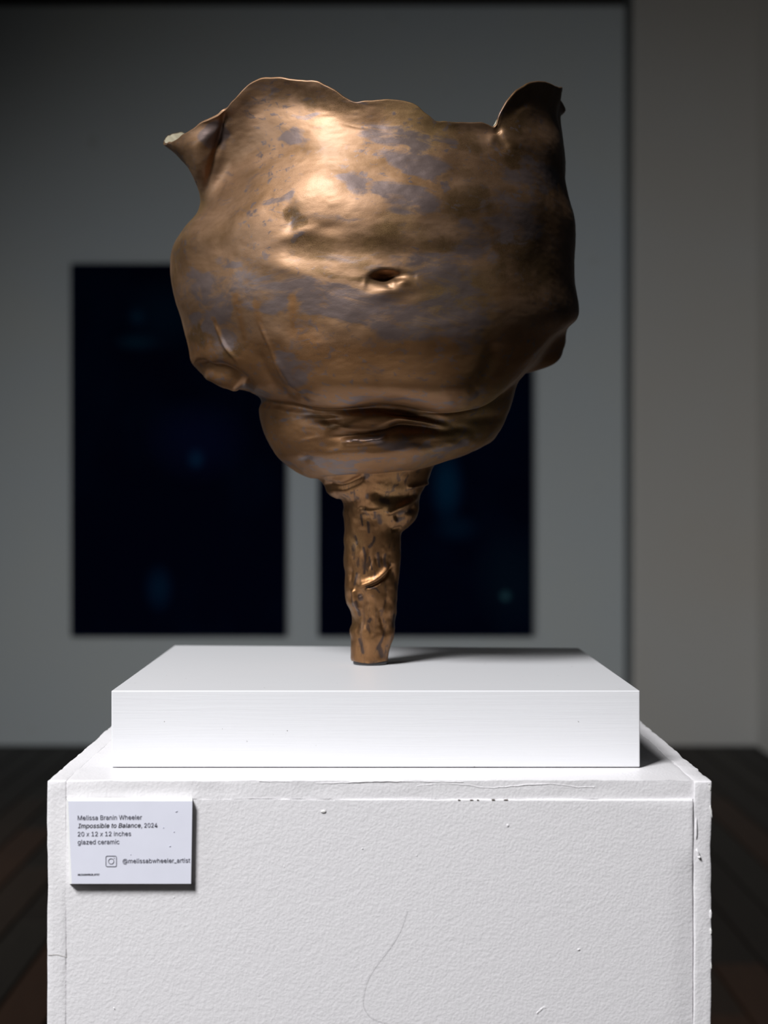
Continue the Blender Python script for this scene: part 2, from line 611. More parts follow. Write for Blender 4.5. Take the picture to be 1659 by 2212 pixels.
def text(name, s, px, py, width_px, height_px, m, shear=0.0, offset=0.0, label=None):
    """px,py = left end of baseline; width in px; height_px = cap height"""
    cu = bpy.data.curves.new(name, 'FONT')
    cu.body = s
    cu.size = 1.0
    if FONT:
        cu.font = FONT
    cu.shear = shear
    cu.offset = offset
    cu.extrude = 0.0
    cu.resolution_u = 3
    tmp = bpy.data.objects.new('tmp', cu)
    C.objects.link(tmp)
    dg = bpy.context.evaluated_depsgraph_get()
    me = bpy.data.meshes.new_from_object(tmp.evaluated_get(dg))
    bpy.data.objects.remove(tmp)
    co = np.zeros(len(me.vertices) * 3)
    me.vertices.foreach_get('co', co)
    co = co.reshape(-1, 3)
    x0, x1 = co[:, 0].min(), co[:, 0].max()
    uu = (cardD - th) / F
    X = (co[:, 0] - x0) / (x1 - x0) * width_px * uu
    Z = co[:, 1] / CAP * height_px * uu
    out = np.stack([X, np.zeros_like(X), Z], 1)
    me.vertices.foreach_set('co', out.ravel())
    me.name = name
    me.materials.clear()
    me.materials.append(m)
    o = bpy.data.objects.new(name, me)
    C.objects.link(o)
    o.location = (fx(px, TY), TY, fz(py, TY))
    o.rotation_euler = (0, -TROT, 0)
    sd = o.modifiers.new('solid', 'SOLIDIFY'); sd.thickness = 0.00015
    bpy.context.view_layer.update()
    o.parent = card
    o.matrix_parent_inverse = card.matrix_world.inverted()
    return o


text('lettering', 'Melissa Branin Wheeler', 167.8, 1771.5, 138.5, 9.8, M_ink)
text('lettering', 'Impossible to Balance', 168.3, 1788.7, 135.5, 9.6, M_inkb, shear=0.22, offset=0.003)
text('lettering', ', 2024', 304.8, 1787.6, 35.2, 9.4, M_ink)
text('lettering', '20 x 12 x 12 inches', 167.8, 1806.6, 115, 9.6, M_ink)
text('lettering', 'glazed ceramic', 167.8, 1824, 89.8, 9.8, M_ink)
text('lettering', '@melissabwheeler_artist', 265, 1864.6, 145.5, 9.4, M_ink)
text('lettering', 'MELISSABWHEELER_ARTIST', 167.8, 1891.3, 47, 3.6, M_inkb)


def ring_outline(name, cxp, cyp, half, rad, wdt, m):
    """rounded-square outline, px units"""
    def loop(h, r):
        pts = []
        for (sx, sy, a0) in ((1, 1, 0), (-1, 1, 90), (-1, -1, 180), (1, -1, 270)):
            for k in range(9):
                a = math.radians(a0 + k * 90 / 8)
                pts.append((sx * (h - r) + r * math.cos(a), sy * (h - r) + r * math.sin(a)))
        return pts
    A, B = loop(half, rad), loop(half - wdt, max(rad - wdt, 0.01))
    uu = TY / F
    v = [(p[0] * uu, 0, p[1] * uu) for p in A + B]
    n = len(A)
    f = [(i, (i + 1) % n, n + (i + 1) % n, n + i) for i in range(n)]
    o = mesh_obj(name, v, f, m)
    o.location = (fx(cxp, TY), TY, fz(cyp, TY))
    sd = o.modifiers.new('solid', 'SOLIDIFY'); sd.thickness = 0.00015
    bpy.context.view_layer.update()
    return o


def to_card(o, p=card):
    o.parent = p
    o.matrix_parent_inverse = p.matrix_world.inverted()
    return o


ic = to_card(ring_outline('camera_icon', 240, 1860.6, 11.9, 3.4, 1.1, M_ink))
bpy.context.view_layer.update()
to_card(ring_outline('icon_lens', 240, 1860.6, 6.3, 6.29, 1.0, M_ink), ic)
to_card(ring_outline('icon_dot', 246.6, 1854, 0.9, 0.89, 0.87, M_inkb), ic)
# small smudges on the card
M_smudge = plain('smudge', (0.62, 0.63, 0.74), 0.6)
for i, (a, b, r) in enumerate([(381, 1753, 2.6), (353, 1788, 1.3), (376, 1797, 1.3), (367, 1828, 1.8), (282, 1846, 1.0)]):
    o = blob('smudge', a, b, r * u, r * 0.6 * u, 0.00012, M_smudge, TY, 0.4, 4, 70 + i)
    for vv in o.data.vertices:
        vv.co.y = min(vv.co.y, TY + 0.0001)
    o.parent = card
    o.matrix_parent_inverse = card.matrix_world.inverted()

# ------------------------------------------------------------------ sculpture
D0 = 1.492


def smooth_interp(xq, xs, ys):
    """monotone cubic (Fritsch-Carlson)"""
    xs = np.asarray(xs, float); ys = np.asarray(ys, float)
    h = np.diff(xs); d = np.diff(ys) / h
    m = np.zeros(len(xs))
    m[1:-1] = np.where(d[:-1] * d[1:] > 0, 2 * d[:-1] * d[1:] / np.where(np.abs(d[:-1] + d[1:]) < 1e-12, 1, d[:-1] + d[1:]), 0)
    m[0], m[-1] = d[0], d[-1]
    xq = np.clip(xq, xs[0], xs[-1])
    i = np.clip(np.searchsorted(xs, xq) - 1, 0, len(xs) - 2)
    t_ = (xq - xs[i]) / h[i]
    t2, t3 = t_ * t_, t_ ** 3
    return (2 * t3 - 3 * t2 + 1) * ys[i] + (t3 - 2 * t2 + t_) * h[i] * m[i] + (-2 * t3 + 3 * t2) * ys[i + 1] + (t3 - t2) * h[i] * m[i + 1]


# rows bottom -> top. front: contour of the row seen from the front (px, py), left end to right end;
# b: half depth (m); p: squareness; back: optional contour of the far half
ROWS = [
    dict(f=[(761, 1428), (800, 1433), (838, 1428)], b=.0155, s=1),
    dict(f=[(757, 1418), (800, 1423), (840, 1417)], b=.017, s=1),
    dict(f=[(758, 1382), (800, 1385), (847, 1380)], b=.019, s=1),
    dict(f=[(756, 1362), (800, 1364), (851, 1360)], b=.019, s=1),
    dict(f=[(761, 1344), (800, 1342), (853, 1340)], b=.019, s=1),
    dict(f=[(758, 1322), (800, 1318), (857, 1316)], b=.020, s=1),
    dict(f=[(748, 1300), (800, 1296), (858, 1296)], b=.021, s=1),
    dict(f=[(744, 1272), (800, 1270), (859, 1270)], b=.022, s=1),
    dict(f=[(746, 1240), (800, 1240), (862, 1240)], b=.022, s=1),
    dict(f=[(743, 1216), (800, 1214), (865, 1210)], b=.023, s=1),
    dict(f=[(744, 1180), (800, 1178), (866, 1178)], b=.024, s=1),
    dict(f=[(742, 1130), (800, 1132), (867, 1152)], b=.025, s=1),
    dict(f=[(739, 1108), (800, 1110), (884, 1136)], b=.028, s=1),
    dict(f=[(741, 1092), (800, 1095), (903, 1112)], b=.031, s=1),
    dict(f=[(734, 1078), (800, 1078), (906, 1080)], b=.034, s=1),
    dict(f=[(712, 1063), (800, 1058), (914, 1058)], b=.038, s=1),
    dict(f=[(698, 1047), (800, 1035), (926, 1032)], b=.042, s=1),
    dict(f=[(684, 1036), (740, 1022), (830, 1011), (890, 1012), (938, 1006)], b=.050, s=1),
    # second lobe
    dict(f=[(668, 1034), (740, 1027), (830, 1020), (900, 1017), (962, 997)], b=.066, s=1),
    dict(f=[(640, 1021), (740, 1014), (830, 1008), (920, 1001), (1012, 983)], b=.079, s=1),
    dict(f=[(602, 987), (720, 988), (830, 985), (940, 975), (1058, 958)], b=.092, s=1),
    dict(f=[(578, 950), (700, 960), (830, 958), (960, 948), (1078, 934)], b=.097, s=1),
    dict(f=[(564, 915), (700, 925), (830, 925), (960, 918), (1096, 900)], b=.099, s=1),
    dict(f=[(559, 885), (700, 900), (830, 900), (960, 900), (1107, 868)], b=.100, s=1),
    dict(f=[(564, 866), (640, 876), (700, 886), (830, 880), (960, 889), (1040, 872), (1116, 832)], b=.100, s=1),
    # lip of the big bowl
    dict(f=[(552, 853), (620, 868), (700, 884), (760, 880), (830, 873), (900, 880), (960, 889), (1030, 880), (1130, 812)], b=.112, s=1),
    dict(f=[(522, 843), (600, 856), (660, 870), (740, 876), (830, 866), (900, 872), (960, 880), (1030, 868), (1163, 778)], b=.124, s=1),
    dict(f=[(480, 837), (600, 828), (700, 850), (830, 848), (960, 856), (1070, 820), (1200, 729)], b=.135, s=1),
    dict(f=[(440, 812), (560, 792), (700, 812), (830, 815), (980, 812), (1110, 750), (1228, 706)], b=.143, s=1),
    dict(f=[(414, 784), (560, 752), (700, 765), (830, 768), (980, 755), (1120, 700), (1247, 688)], b=.149, s=1),
    dict(f=[(405, 752), (560, 705), (700, 710), (830, 710), (980, 700), (1120, 655), (1251, 662)], b=.152, s=1),
    dict(f=[(390, 695), (560, 645), (700, 642), (830, 640), (980, 630), (1120, 600), (1242, 608)], b=.153, s=1),
    dict(f=[(370, 628), (560, 580), (700, 570), (830, 570), (980, 560), (1120, 545), (1241, 560)], b=.152, s=1),
    dict(f=[(363, 575), (560, 520), (700, 505), (830, 505), (980, 495), (1120, 490), (1243, 515)], b=.150, s=1),
    dict(f=[(371, 530), (560, 462), (700, 445), (830, 445), (980, 435), (1120, 430), (1240, 468)], b=.147, s=1),
    dict(f=[(400, 490), (560, 410), (700, 390), (830, 390), (980, 385), (1120, 380), (1227, 424)], b=.142, s=1),
    dict(f=[(428, 456), (560, 355), (700, 335), (830, 335), (980, 340), (1120, 335), (1221, 390)], b=.136, s=1),
    dict(f=[(431, 420), (500, 350), (560, 305), (700, 283), (830, 290), (980, 305), (1080, 320), (1140, 285), (1222, 350)], b=.131, s=1),
    dict(f=[(412, 374), (440, 340), (500, 295), (560, 250), (600, 240), (700, 247), (770, 270), (830, 268), (880, 270), (940, 285), (1060, 297), (1085, 290), (1140, 240), (1217, 300)], b=.128, s=1),
    dict(f=[(385, 338), (430, 305), (484, 268), (520, 235), (560, 208), (620, 200), (700, 212), (770, 243), (830, 238), (900, 250), (940, 275), (1056, 286), (1070, 288), (1085, 262), (1110, 235), (1155, 215), (1208, 245)], b=.128, s=1),
    dict(f=[(352, 313), (364, 312), (374, 306), (387, 296), (400, 288), (430, 269), (460, 257), (483, 243), (500, 223), (520, 200), (540, 181), (560, 172), (595, 169), (640, 175), (682, 178), (705, 188),
            (722, 197), (745, 213), (770, 222), (800, 218), (830, 217), (870, 219), (900, 230), (925, 251), (942, 262), (975, 265), (1010, 266), (1040, 266), (1055, 270), (1068, 276), (1071.5, 268),
            (1073, 255), (1080, 238), (1092, 219), (1112, 198), (1135, 184), (1155, 177), (1180, 179), (1200, 187), (1214, 191)], b=.129, s=1),
]
N_STEM = 18                      # rows 0..17 belong to the stem and neck
NPHI = 900
SUB = 14                         # subdivisions between control rows
phi = np.linspace(0, 2 * math.pi, NPHI, endpoint=False)
cosp, sinp = np.cos(phi), np.sin(phi)          # phi 0 right, 90deg toward camera
front_half = sinp >= 0

nrow = len(ROWS)
CX = np.zeros((nrow, NPHI)); CY = np.zeros_like(CX); CD = np.zeros_like(CX)
def gs(x, s):
    return np.exp(-(x / s) ** 2)
ang_back_right = np.degrees(np.where(phi > math.pi, 2 * math.pi - phi, -phi))   # >0 on the far side, measured from the right end
for k, R in enumerate(ROWS):
    f = np.array(R['f'], float)
    x0, x1 = f[0, 0], f[-1, 0]
    c, a = (x0 + x1) / 2, (x1 - x0) / 2
    px = c + a * cosp
    py = smooth_interp(px, f[:, 0], f[:, 1])
    # far half: straight chord with slight offsets, brought down to the level of the axis plane
    chord = f[0, 1] + (f[-1, 1] - f[0, 1]) * (px - x0) / (x1 - x0)
    dep = R['b'] * sinp
    pyb = chord.copy()
    if k == nrow - 1:
        an_ = np.clip(np.where(ang_back_right > 0, ang_back_right, 0), 0, 180)
        pyb = smooth_interp(an_, [0, 5, 14, 24, 45, 90, 130, 150, 157, 162, 167, 172, 180], [191, 213, 237, 264, 312, 330, 326, 300, 290, 293, 298, 304, 313])
    elif k == nrow - 2:
        pyb = chord + 40 * np.abs(sinp)
    dback = gs(ang_back_right - 16, 9) * (ang_back_right > 0)
    if k == nrow - 1:
        px = px + 22 * gs(ang_back_right - 16, 7) * (ang_back_right > 0) - 6 * gs(ang_back_right - 4.5, 3) * (ang_back_right > 0)
    if k == nrow - 2:
        px = px + 14 * dback
    # hidden lobe on the far right underside
    dl = gs(ang_back_right - 30, 14) * (ang_back_right > 0)
    if k in (26, 27, 28):
        px = px + {26: 72, 27: 62, 28: 34}[k] * dl
        pyb = pyb + {26: 4, 27: 18, 28: 22}[k] * dl
    py = np.where(front_half, py, pyb)
    # the spout reaches toward the viewer as well as to the left
    A_ = {nrow - 1: .012, nrow - 2: .034, nrow - 3: .052, nrow - 4: .050, nrow - 5: .036, nrow - 6: .022, nrow - 7: .010}.get(k, 0)
    u_ = np.clip((505 - px) / 120, 0, 1)
    dep = dep + A_ * u_ * u_ * (3 - 2 * u_)
    CX[k], CY[k], CD[k] = px, py, D0 - dep


def catmull(A, n):
    out = []
    K = len(A)
    for i in range(K - 1):
        p0 = A[max(i - 1, 0)]; p1 = A[i]; p2 = A[i + 1]; p3 = A[min(i + 2, K - 1)]
        for j in range(n):
            t_ = j / n
            out.append(0.5 * ((2 * p1) + (-p0 + p2) * t_ + (2 * p0 - 5 * p1 + 4 * p2 - p3) * t_ ** 2 + (-p0 + 3 * p1 - 3 * p2 + p3) * t_ ** 3))
    out.append(A[-1])
    return np.array(out)


PXg, PYg, PDg = catmull(CX, SUB), catmull(CY, SUB), catmull(CD, SUB)
NR = PXg.shape[0]
stem_cut = (N_STEM - 1) * SUB

X = (PXg - VX) * PDg / F
Y = PDg.copy()
Z = HC + (VY - PYg) * PDg / F
P = np.stack([X, Y, Z], -1)


def vnoise(P, scale, seed):
    """value noise on an (…,3) array"""
    q = P * scale + 100.0
    i = np.floor(q).astype(np.int64)
    fr = q - i
    fr = fr * fr * (3 - 2 * fr)
    def h(a, b, c):
        n = (a * 73856093) ^ (b * 19349663) ^ (c * 83492791) ^ (seed * 2654435761)
        n = (n ^ (n >> 13)) * 1274126177
        n = n & 0xffffffff
        n = n ^ (n >> 16)
        return (n & 0xffff) / 32767.5 - 1
    r = 0
    for dx in (0, 1):
        for dy in (0, 1):
            for dz in (0, 1):
                wgt = (fr[..., 0] if dx else 1 - fr[..., 0]) * (fr[..., 1] if dy else 1 - fr[..., 1]) * (fr[..., 2] if dz else 1 - fr[..., 2])
                r = r + wgt * h(i[..., 0] + dx, i[..., 1] + dy, i[..., 2] + dz)
    return r


def normals(P):
    du = np.roll(P, -1, 1) - np.roll(P, 1, 1)
    dv = np.gradient(P, axis=0)
    n = np.cross(dv, du)
    l = np.linalg.norm(n, axis=-1, keepdims=True)
    n = n / np.maximum(l, 1e-12)
    c = P.mean(1, keepdims=True)
    s = np.sign(((P - c) * n).sum(-1).mean())
    return n * s


def seg_dist(px, py, pts):
    """distance (px) to a polyline, with signed side (positive = below / right of it) and parameter"""
    best = np.full(px.shape, 1e9); side = np.zeros(px.shape); par = np.zeros(px.shape)
    pts = np.array(pts, float)
    if len(pts) > 2:
        tt = np.arange(len(pts)); tq = np.linspace(0, len(pts) - 1, (len(pts) - 1) * 5 + 1)
        pts = np.stack([smooth_interp(tq, tt, pts[:, 0]), smooth_interp(tq, tt, pts[:, 1])], 1)
    L = np.concatenate([[0], np.cumsum(np.linalg.norm(np.diff(pts, axis=0), axis=1))])
    for i in range(len(pts) - 1):
        a, b = pts[i], pts[i + 1]
        d = b - a; l2 = (d * d).sum()
        t_ = np.clip(((px - a[0]) * d[0] + (py - a[1]) * d[1]) / l2, 0, 1)
        dx, dy = px - a[0] - t_ * d[0], py - a[1] - t_ * d[1]
        dist = np.hypot(dx, dy)
        m_ = dist < best
        best = np.where(m_, dist, best)
        side = np.where(m_, np.sign(d[0] * dy - d[1] * dx), side)
        par = np.where(m_, (L[i] + t_ * math.sqrt(l2)) / L[-1], par)
    return best, side, par


mm = 0.001
disp = np.zeros(PXg.shape)
fm = np.clip(np.broadcast_to(sinp * 6 + 0.6, PXg.shape), 0, 1)      # only the half that faces the camera


def g2(cx_, cy_, sx, sy, rot=0.0):
    dx, dy = PXg - cx_, PYg - cy_
    c_, s_ = math.cos(math.radians(rot)), math.sin(math.radians(rot))
    uu, vv = dx * c_ + dy * s_, -dx * s_ + dy * c_
    return np.exp(-(uu / sx) ** 2 - (vv / sy) ** 2)


def line(pts, wdt, taper=True):
    d, s, t_ = seg_dist(PXg, PYg, pts)
    e = np.exp(-(d / wdt) ** 2)
    if taper:
        e = e * np.clip(np.sin(np.pi * np.clip(t_, 0.0, 1)) * 2.2, 0, 1)
    return e, d * s


# --- the navel-like dent
edge_ = 1 / (1 + np.exp(-(PYg - (584 + 0.0065 * (PXg - 835) ** 2)) / 2.2))
disp += fm * (-8.5 * mm) * g2(834, 594, 34, 15, -6) * edge_
disp += fm * (-5.0 * mm) * g2(832, 597, 20, 11) * edge_
disp += fm * (2.6 * mm) * g2(848, 628, 44, 15, -10)
disp += fm * (2.6 * mm) * g2(848, 606, 8, 7)
disp += fm * (2.2 * mm) * g2(870, 609, 14, 7)
disp += fm * (-1.6 * mm) * g2(842, 620, 10, 3, 14)
disp += fm * (0.8 * mm) * g2(836, 627, 16, 4)
e, _ = line([(784, 628), (790, 604), (806, 590), (835, 582), (862, 584)], 5)
disp += fm * 0.7 * mm * e
e, _ = line([(858, 586), (880, 592), (902, 598)], 4)
disp += fm * (-0.9) * mm * e
# --- gentle beaten undulations of the big bowl
disp += fm * (3.0 * mm) * g2(730, 430, 150, 60) - fm * (2.5 * mm) * g2(850, 545, 230, 34, 0) - fm * (2.5 * mm) * g2(500, 560, 70, 50)
disp += fm * (-4.0 * mm) * g2(640, 220, 110, 38, 8)
disp += fm * (1.6 * mm) * g2(610, 575, 70, 20, 14) + fm * (1.0 * mm) * g2(640, 505, 60, 12, -20) - fm * (0.9 * mm) * g2(700, 490, 40, 12, 10)
disp += fm * (-3.2 * mm) * g2(860, 770, 170, 40)
disp += fm * (2.5 * mm) * g2(850, 835, 190, 22)
disp += fm * (-2.2 * mm) * g2(628, 470, 12, 24, 8)
disp += fm * (-5 * mm) * g2(500, 740, 90, 45, 25)

for _k in range(60):
    q_ = np.random.default_rng(300 + _k)
    disp += fm * q_.uniform(-.45, .45) * mm * g2(q_.uniform(450, 1180), q_.uniform(260, 840), q_.uniform(22, 60), q_.uniform(9, 22), q_.uniform(-15, 15))
# --- fold between the spout and the front of the bowl
e, sd_ = line([(486, 238), (478, 290), (462, 345), (446, 400), (436, 440)], 7, False)
tp_ = np.clip((460 - PYg) / 160, 0, 1)
rowi = np.arange(NR)[:, None]
disp += fm * (-2.6 * mm) * e * tp_ * (0.35 + 0.65 * np.clip((NR - 1 - rowi) / 14.0, 0, 1))
e, sd_ = line([(520, 215), (512, 290), (500, 350), (480, 430)], 26, False)
disp += fm * (3 * mm) * e * tp_
# --- tear and overlapping flap at the upper right
e, sd_ = line([(1069, 262), (1074, 282), (1088, 300), (1098, 316)], 60, False)
st = 1 / (1 + np.exp(sd_ / 1.3))
flap = (1 / (1 + np.exp(-(PXg - (1070 + np.clip(PYg - 272, 0, 60) * 0.62)) / 2.4))) * np.exp(-((PXg - 1075) / 70) ** 2) * np.clip((345 - PYg) / 60, 0, 1)
disp += fm * (3 * mm) * flap * (PXg > 1000)
disp += fm * (-4 * mm) * g2(1150, 260, 50, 40)
disp += fm * (1.5 * mm) * g2(1063, 300, 10, 12)
# --- shallow vertical ridges that gather on the lower left
for pts, wd, am in [([(458, 700), (475, 745), (510, 787)], 3.2, 1.3), ([(556, 690), (575, 745), (600, 805), (640, 850)], 4, 1.0), ([(600, 800), (632, 842), (668, 868)], 5, -0.8),
                    ([(545, 760), (590, 830), (640, 872)], 9, -1.2), ([(585, 770), (625, 825), (690, 868)], 6, 1.0),
                    ([(508, 640), (515, 690), (520, 740)], 5, .25), ([(628, 650), (632, 700)], 6, .25), ([(1075, 740), (1050, 800), (1010, 850)], 14, -1.6)]:
    e, _ = line(pts, wd)
    disp += fm * am * mm * e
# --- pocket fold on the left underside
e, _ = line([(418, 786), (450, 792), (490, 806), (530, 832), (548, 842)], 10)
disp += fm * (-6 * mm) * e
e, _ = line([(440, 806), (480, 822), (520, 840)], 8)
disp += fm * (4.0 * mm) * e
disp += fm * (3 * mm) * g2(455, 787, 16, 7, 20)
# --- folds of the second lobe
e, _ = line([(700, 943), (760, 941), (805, 938), (836, 930), (870, 918), (905, 920), (960, 928), (1030, 925)], 9)
disp += fm * (-3.4 * mm) * e
disp += fm * (-3.2 * mm) * g2(880, 925, 60, 14, 2)
e, _ = line([(735, 953), (770, 953), (812, 951), (838, 942)], 7)
disp += fm * (1.9 * mm) * e
e, _ = line([(750, 949), (790, 950), (820, 947), (838, 937)], 3.2)
disp += fm * (0.7 * mm) * e
e, _ = line([(742, 951), (770, 950), (812, 948), (836, 936)], 5)
disp += fm * 0.9 * mm * e * vnoise(P, 330, 41)
disp += fm * (-4.4 * mm) * g2(872, 893, 46, 11, 8)
disp += fm * (-2.4 * mm) * g2(935, 906, 34, 10, 12)
disp += fm * (-3.0 * mm) * g2(700, 905, 46, 12, 0)
disp += fm * (-2.2 * mm) * g2(1040, 905, 46, 12, -6)
disp += fm * (2.6 * mm) * g2(775, 905, 60, 15, -12)
disp += fm * (2.8 * mm) * g2(890, 908, 44, 7, 12)
disp += fm * (1.8 * mm) * g2(965, 925, 28, 8, 10)
disp += fm * (2.2 * mm) * g2(780, 975, 120, 14, -2)
disp += fm * (1.5 * mm) * g2(620, 950, 40, 40)
for _k in range(26):
    q_ = np.random.default_rng(900 + _k)
    disp += fm * q_.uniform(-.8, .8) * mm * g2(q_.uniform(640, 1060), q_.uniform(905, 1000), q_.uniform(10, 26), q_.uniform(4, 9), q_.uniform(-20, 20))
# --- neck folds
for pts, wd, am in [([(700, 1044), (735, 1050), (765, 1040), (790, 1028)], 7, -2.4), ([(880, 1055), (905, 1048), (930, 1040)], 4, 2.0), ([(790, 1060), (840, 1075), (880, 1075), (905, 1068)], 13, -2.4),
                    ([(830, 1112), (860, 1098), (890, 1082), (908, 1072)], 6, 2.2), ([(850, 1120), (880, 1108), (900, 1094)], 9, -2.6), ([(775, 1098), (800, 1103), (830, 1098)], 4, .7),
                    ([(690, 1050), (715, 1065), (735, 1080)], 5, 2.0), ([(870, 1140), (845, 1146)], 4, -1.0)]:
    e, _ = line(pts, wd)
    disp += fm * am * mm * e
# --- stem: pinched flap, lumps, knuckles
e, sd_ = line([(772, 1272), (800, 1262), (825, 1246), (845, 1220)], 9)
disp += fm * (3.6 * mm) * e * (1 / (1 + np.exp(sd_ / 2.0)))
e, _ = line([(785, 1270), (812, 1262), (835, 1245), (850, 1218)], 3.4)
disp += fm * (-2.4 * mm) * e
e, _ = line([(762, 1270), (768, 1300), (778, 1320)], 5)
disp += fm * (2.6 * mm) * e
for (a, b, sx, sy, r, am) in [(795, 1300, 10, 16, 0, -2.8), (778, 1285, 5, 5, 0, -1.8), (812, 1330, 10, 14, 10, 1.5), (836, 1300, 5, 22, 5, -2.4), (826, 1345, 5, 26, -14, -2.4), (840, 1320, 6, 12, 10, 1.5),
                              (822, 1400, 6, 20, -8, -2.2), (842, 1372, 6, 14, 12, 1.6), (778, 1395, 3.5, 14, 8, -1.5), (796, 1200, 4, 26, 4, -1.4), (780, 1180, 4, 18, 0, -1.0), (800, 1218, 3, 12, 10, -1.7),
                              (814, 1210, 4, 10, 0, -1.6), (828, 1208, 4, 10, 0, -1.6), (757, 1240, 4, 18, 0, -2.0), (755, 1290, 4, 16, 0, -1.8), (772, 1360, 6, 14, 0, -1.0), (850, 1240, 6, 22, 0, -1.8)]:
    disp += fm * 0.7 * am * mm * g2(a, b, sx * 1.15, sy * 0.9, r)
# --- free undulation all round
stem_w = np.clip((PYg - 1020) / 60, 0, 1)
disp += (1 - stem_w) * (1.7 * mm * vnoise(P, 22, 1) + 0.55 * mm * vnoise(P, 60, 2) + 0.12 * mm * vnoise(P * np.array([1, 1, 2.5]), 160, 3))
disp += stem_w * (1.0 * mm * vnoise(P, 62, 4) + 0.5 * mm * vnoise(P, 140, 5) + 0.15 * mm * vnoise(P, 330, 6))
# flutter of the thin rim
rimw = np.exp(-((np.arange(NR)[:, None] - (NR - 1)) / 9.0) ** 2)

for _ in range(1):
    n = normals(P)
    # keep the outline: push mostly along depth near the silhouette
    P = P + n * disp[..., None]
P[..., 2] += rimw * 0.0007 * vnoise(P, 150, 8)
P[0, :, 2] = ZR + 0.0042

# glaze map: where the grey-violet glaze lies over the bronze (a colour of the glaze itself)
wv = lambda s, q: vnoise(P * np.array([1, 1, s]), q, 21)
wob = 26 * vnoise(P * np.array([1, 1, 2.2]), 34, 31) + 12 * vnoise(P * np.array([1, 1, 1.5]), 100, 32)
gx, gy = PXg + wob, PYg + 0.8 * wob
def blotch(cx_, cy_, sx, sy, rot=0, p=2.0):
    dx, dy = gx - cx_, gy - cy_
    c_, s_ = math.cos(math.radians(rot)), math.sin(math.radians(rot))
    uu, vv = (dx * c_ + dy * s_) / sx, (-dx * s_ + dy * c_) / sy
    return np.clip(1.6 - (uu * uu + vv * vv) * 1.3, 0, 1)
gl = np.zeros(PXg.shape)
for b_ in [(560, 628, 190, 46, 2), (720, 650, 140, 45, 8), (860, 690, 130, 50, 25), (470, 690, 60, 60, 0), (960, 600, 90, 60, 0), (1000, 680, 90, 70, 0), (880, 430, 70, 40, 12), (770, 395, 40, 22, 0),
           (900, 350, 90, 26, 15), (850, 290, 100, 22, 8), (640, 300, 36, 22, 0), (600, 430, 50, 14, -10), (960, 300, 40, 18, 25), (1020, 520, 60, 50, 0), (1100, 480, 70, 60, 0), (650, 520, 28, 12, 0),
           (740, 1003, 110, 11, -2), (600, 1000, 40, 12, 0), (860, 960, 50, 14, 0), (960, 960, 60, 12, -8), (560, 860, 40, 18, 20), (640, 800, 60, 36, 30), (780, 860, 160, 7, 0), (1010, 860, 70, 12, -10),
           (452, 282, 26, 34, 20), (660, 250, 40, 12, 0), (825, 1113, 12, 18, 0), (800, 1035, 18, 9, 0), (1150, 380, 60, 40, 0), (480, 560, 30, 14, 0)]:
    gl = np.maximum(gl, blotch(*b_))
# bronze tongues left bare inside the grey band
bare = np.zeros(PXg.shape)
for pts, wd in [([(511, 640), (518, 700), (522, 760)], 8), ([(554, 655), (562, 710), (580, 770), (600, 810)], 8), ([(632, 645), (632, 715)], 9), ([(640, 720), (690, 760), (730, 820)], 34), ([(458, 690), (470, 740)], 5)]:
    e, _ = line(pts, wd, False)
    bare = np.maximum(bare, e)
gl = np.clip(gl * (1 - 1.3 * bare), 0, 1)
gl = np.where(PYg > 1040, gl * 0.8, gl)
# dark dashes of glaze on the neck and stem, and small ones scattered over the bowl
dash = np.zeros(PXg.shape)
for pts, wd in [([(765, 1060), (767, 1083)], 3), ([(792, 1071), (793, 1074)], 6), ([(822, 1080), (838, 1084)], 7), ([(868, 1110), (888, 1106)], 10), ([(810, 1105), (811, 1118)], 4), ([(817, 1114), (820, 1126)], 9),
                ([(785, 1184), (789, 1205), (787, 1238)], 3), ([(797, 1204), (804, 1230)], 2.6), ([(817, 1196), (820, 1224)], 4), ([(833, 1198), (832, 1222)], 4), ([(809, 1162), (806, 1172), (797, 1182)], 3.2),
                ([(763, 1185), (764, 1188)], 3.6), ([(768, 1158), (771, 1174)], 2.4), ([(777, 1381), (784, 1410)], 2.6), ([(834, 1298), (826, 1330), (833, 1352), (824, 1385), (816, 1402)], 4.5), ([(820, 1398), (828, 1418)], 7),
                ([(777, 1288), (779, 1293)], 5), ([(770, 1300), (776, 1328)], 3.5), ([(792, 1268), (812, 1271), (820, 1280)], 2.5), ([(795, 1128), (797, 1150)], 3), ([(780, 1112), (784, 1135)], 2.6), ([(770, 1240), (766, 1262)], 3),
                ([(852, 1330), (850, 1352)], 5), ([(758, 1290), (762, 1310)], 3), ([(800, 1338), (797, 1342)], 3), ([(880, 1060), (892, 1052)], 6), ([(860, 1126), (874, 1120)], 5)]:
    e, _ = line(pts, wd, False)
    dash = np.maximum(dash, 1.25 * e)
e, _ = line([(738, 951), (770, 950), (812, 948), (837, 936)], 4.5)
dash = np.maximum(dash, 1.1 * e)
r_ = np.random.default_rng(77)
def flecks(n_, x0_, x1_, y0_, y1_, rot_, lx, ly):
    global dash
    for _ in range(n_):
        a_, b_ = r_.uniform(x0_, x1_), r_.uniform(y0_, y1_)
        dash = np.maximum(dash, r_.uniform(.6, 1.1) * g2(a_, b_, r_.uniform(.4, 1) * lx, r_.uniform(.5, 1) * ly, rot_ + r_.uniform(-14, 14)))
flecks(16, 520, 660, 410, 560, -50, 8, 4)
flecks(10, 800, 900, 225, 300, 15, 9, 5)
flecks(12, 700, 760, 820, 900, 30, 12, 2.5)
flecks(10, 600, 740, 840, 890, 45, 10, 3)
flecks(22, 650, 1050, 905, 1000, -5, 8, 3)
flecks(30, 820, 1080, 940, 1000, -12, 10, 3.5)
flecks(20, 640, 900, 985, 1015, -3, 16, 3)
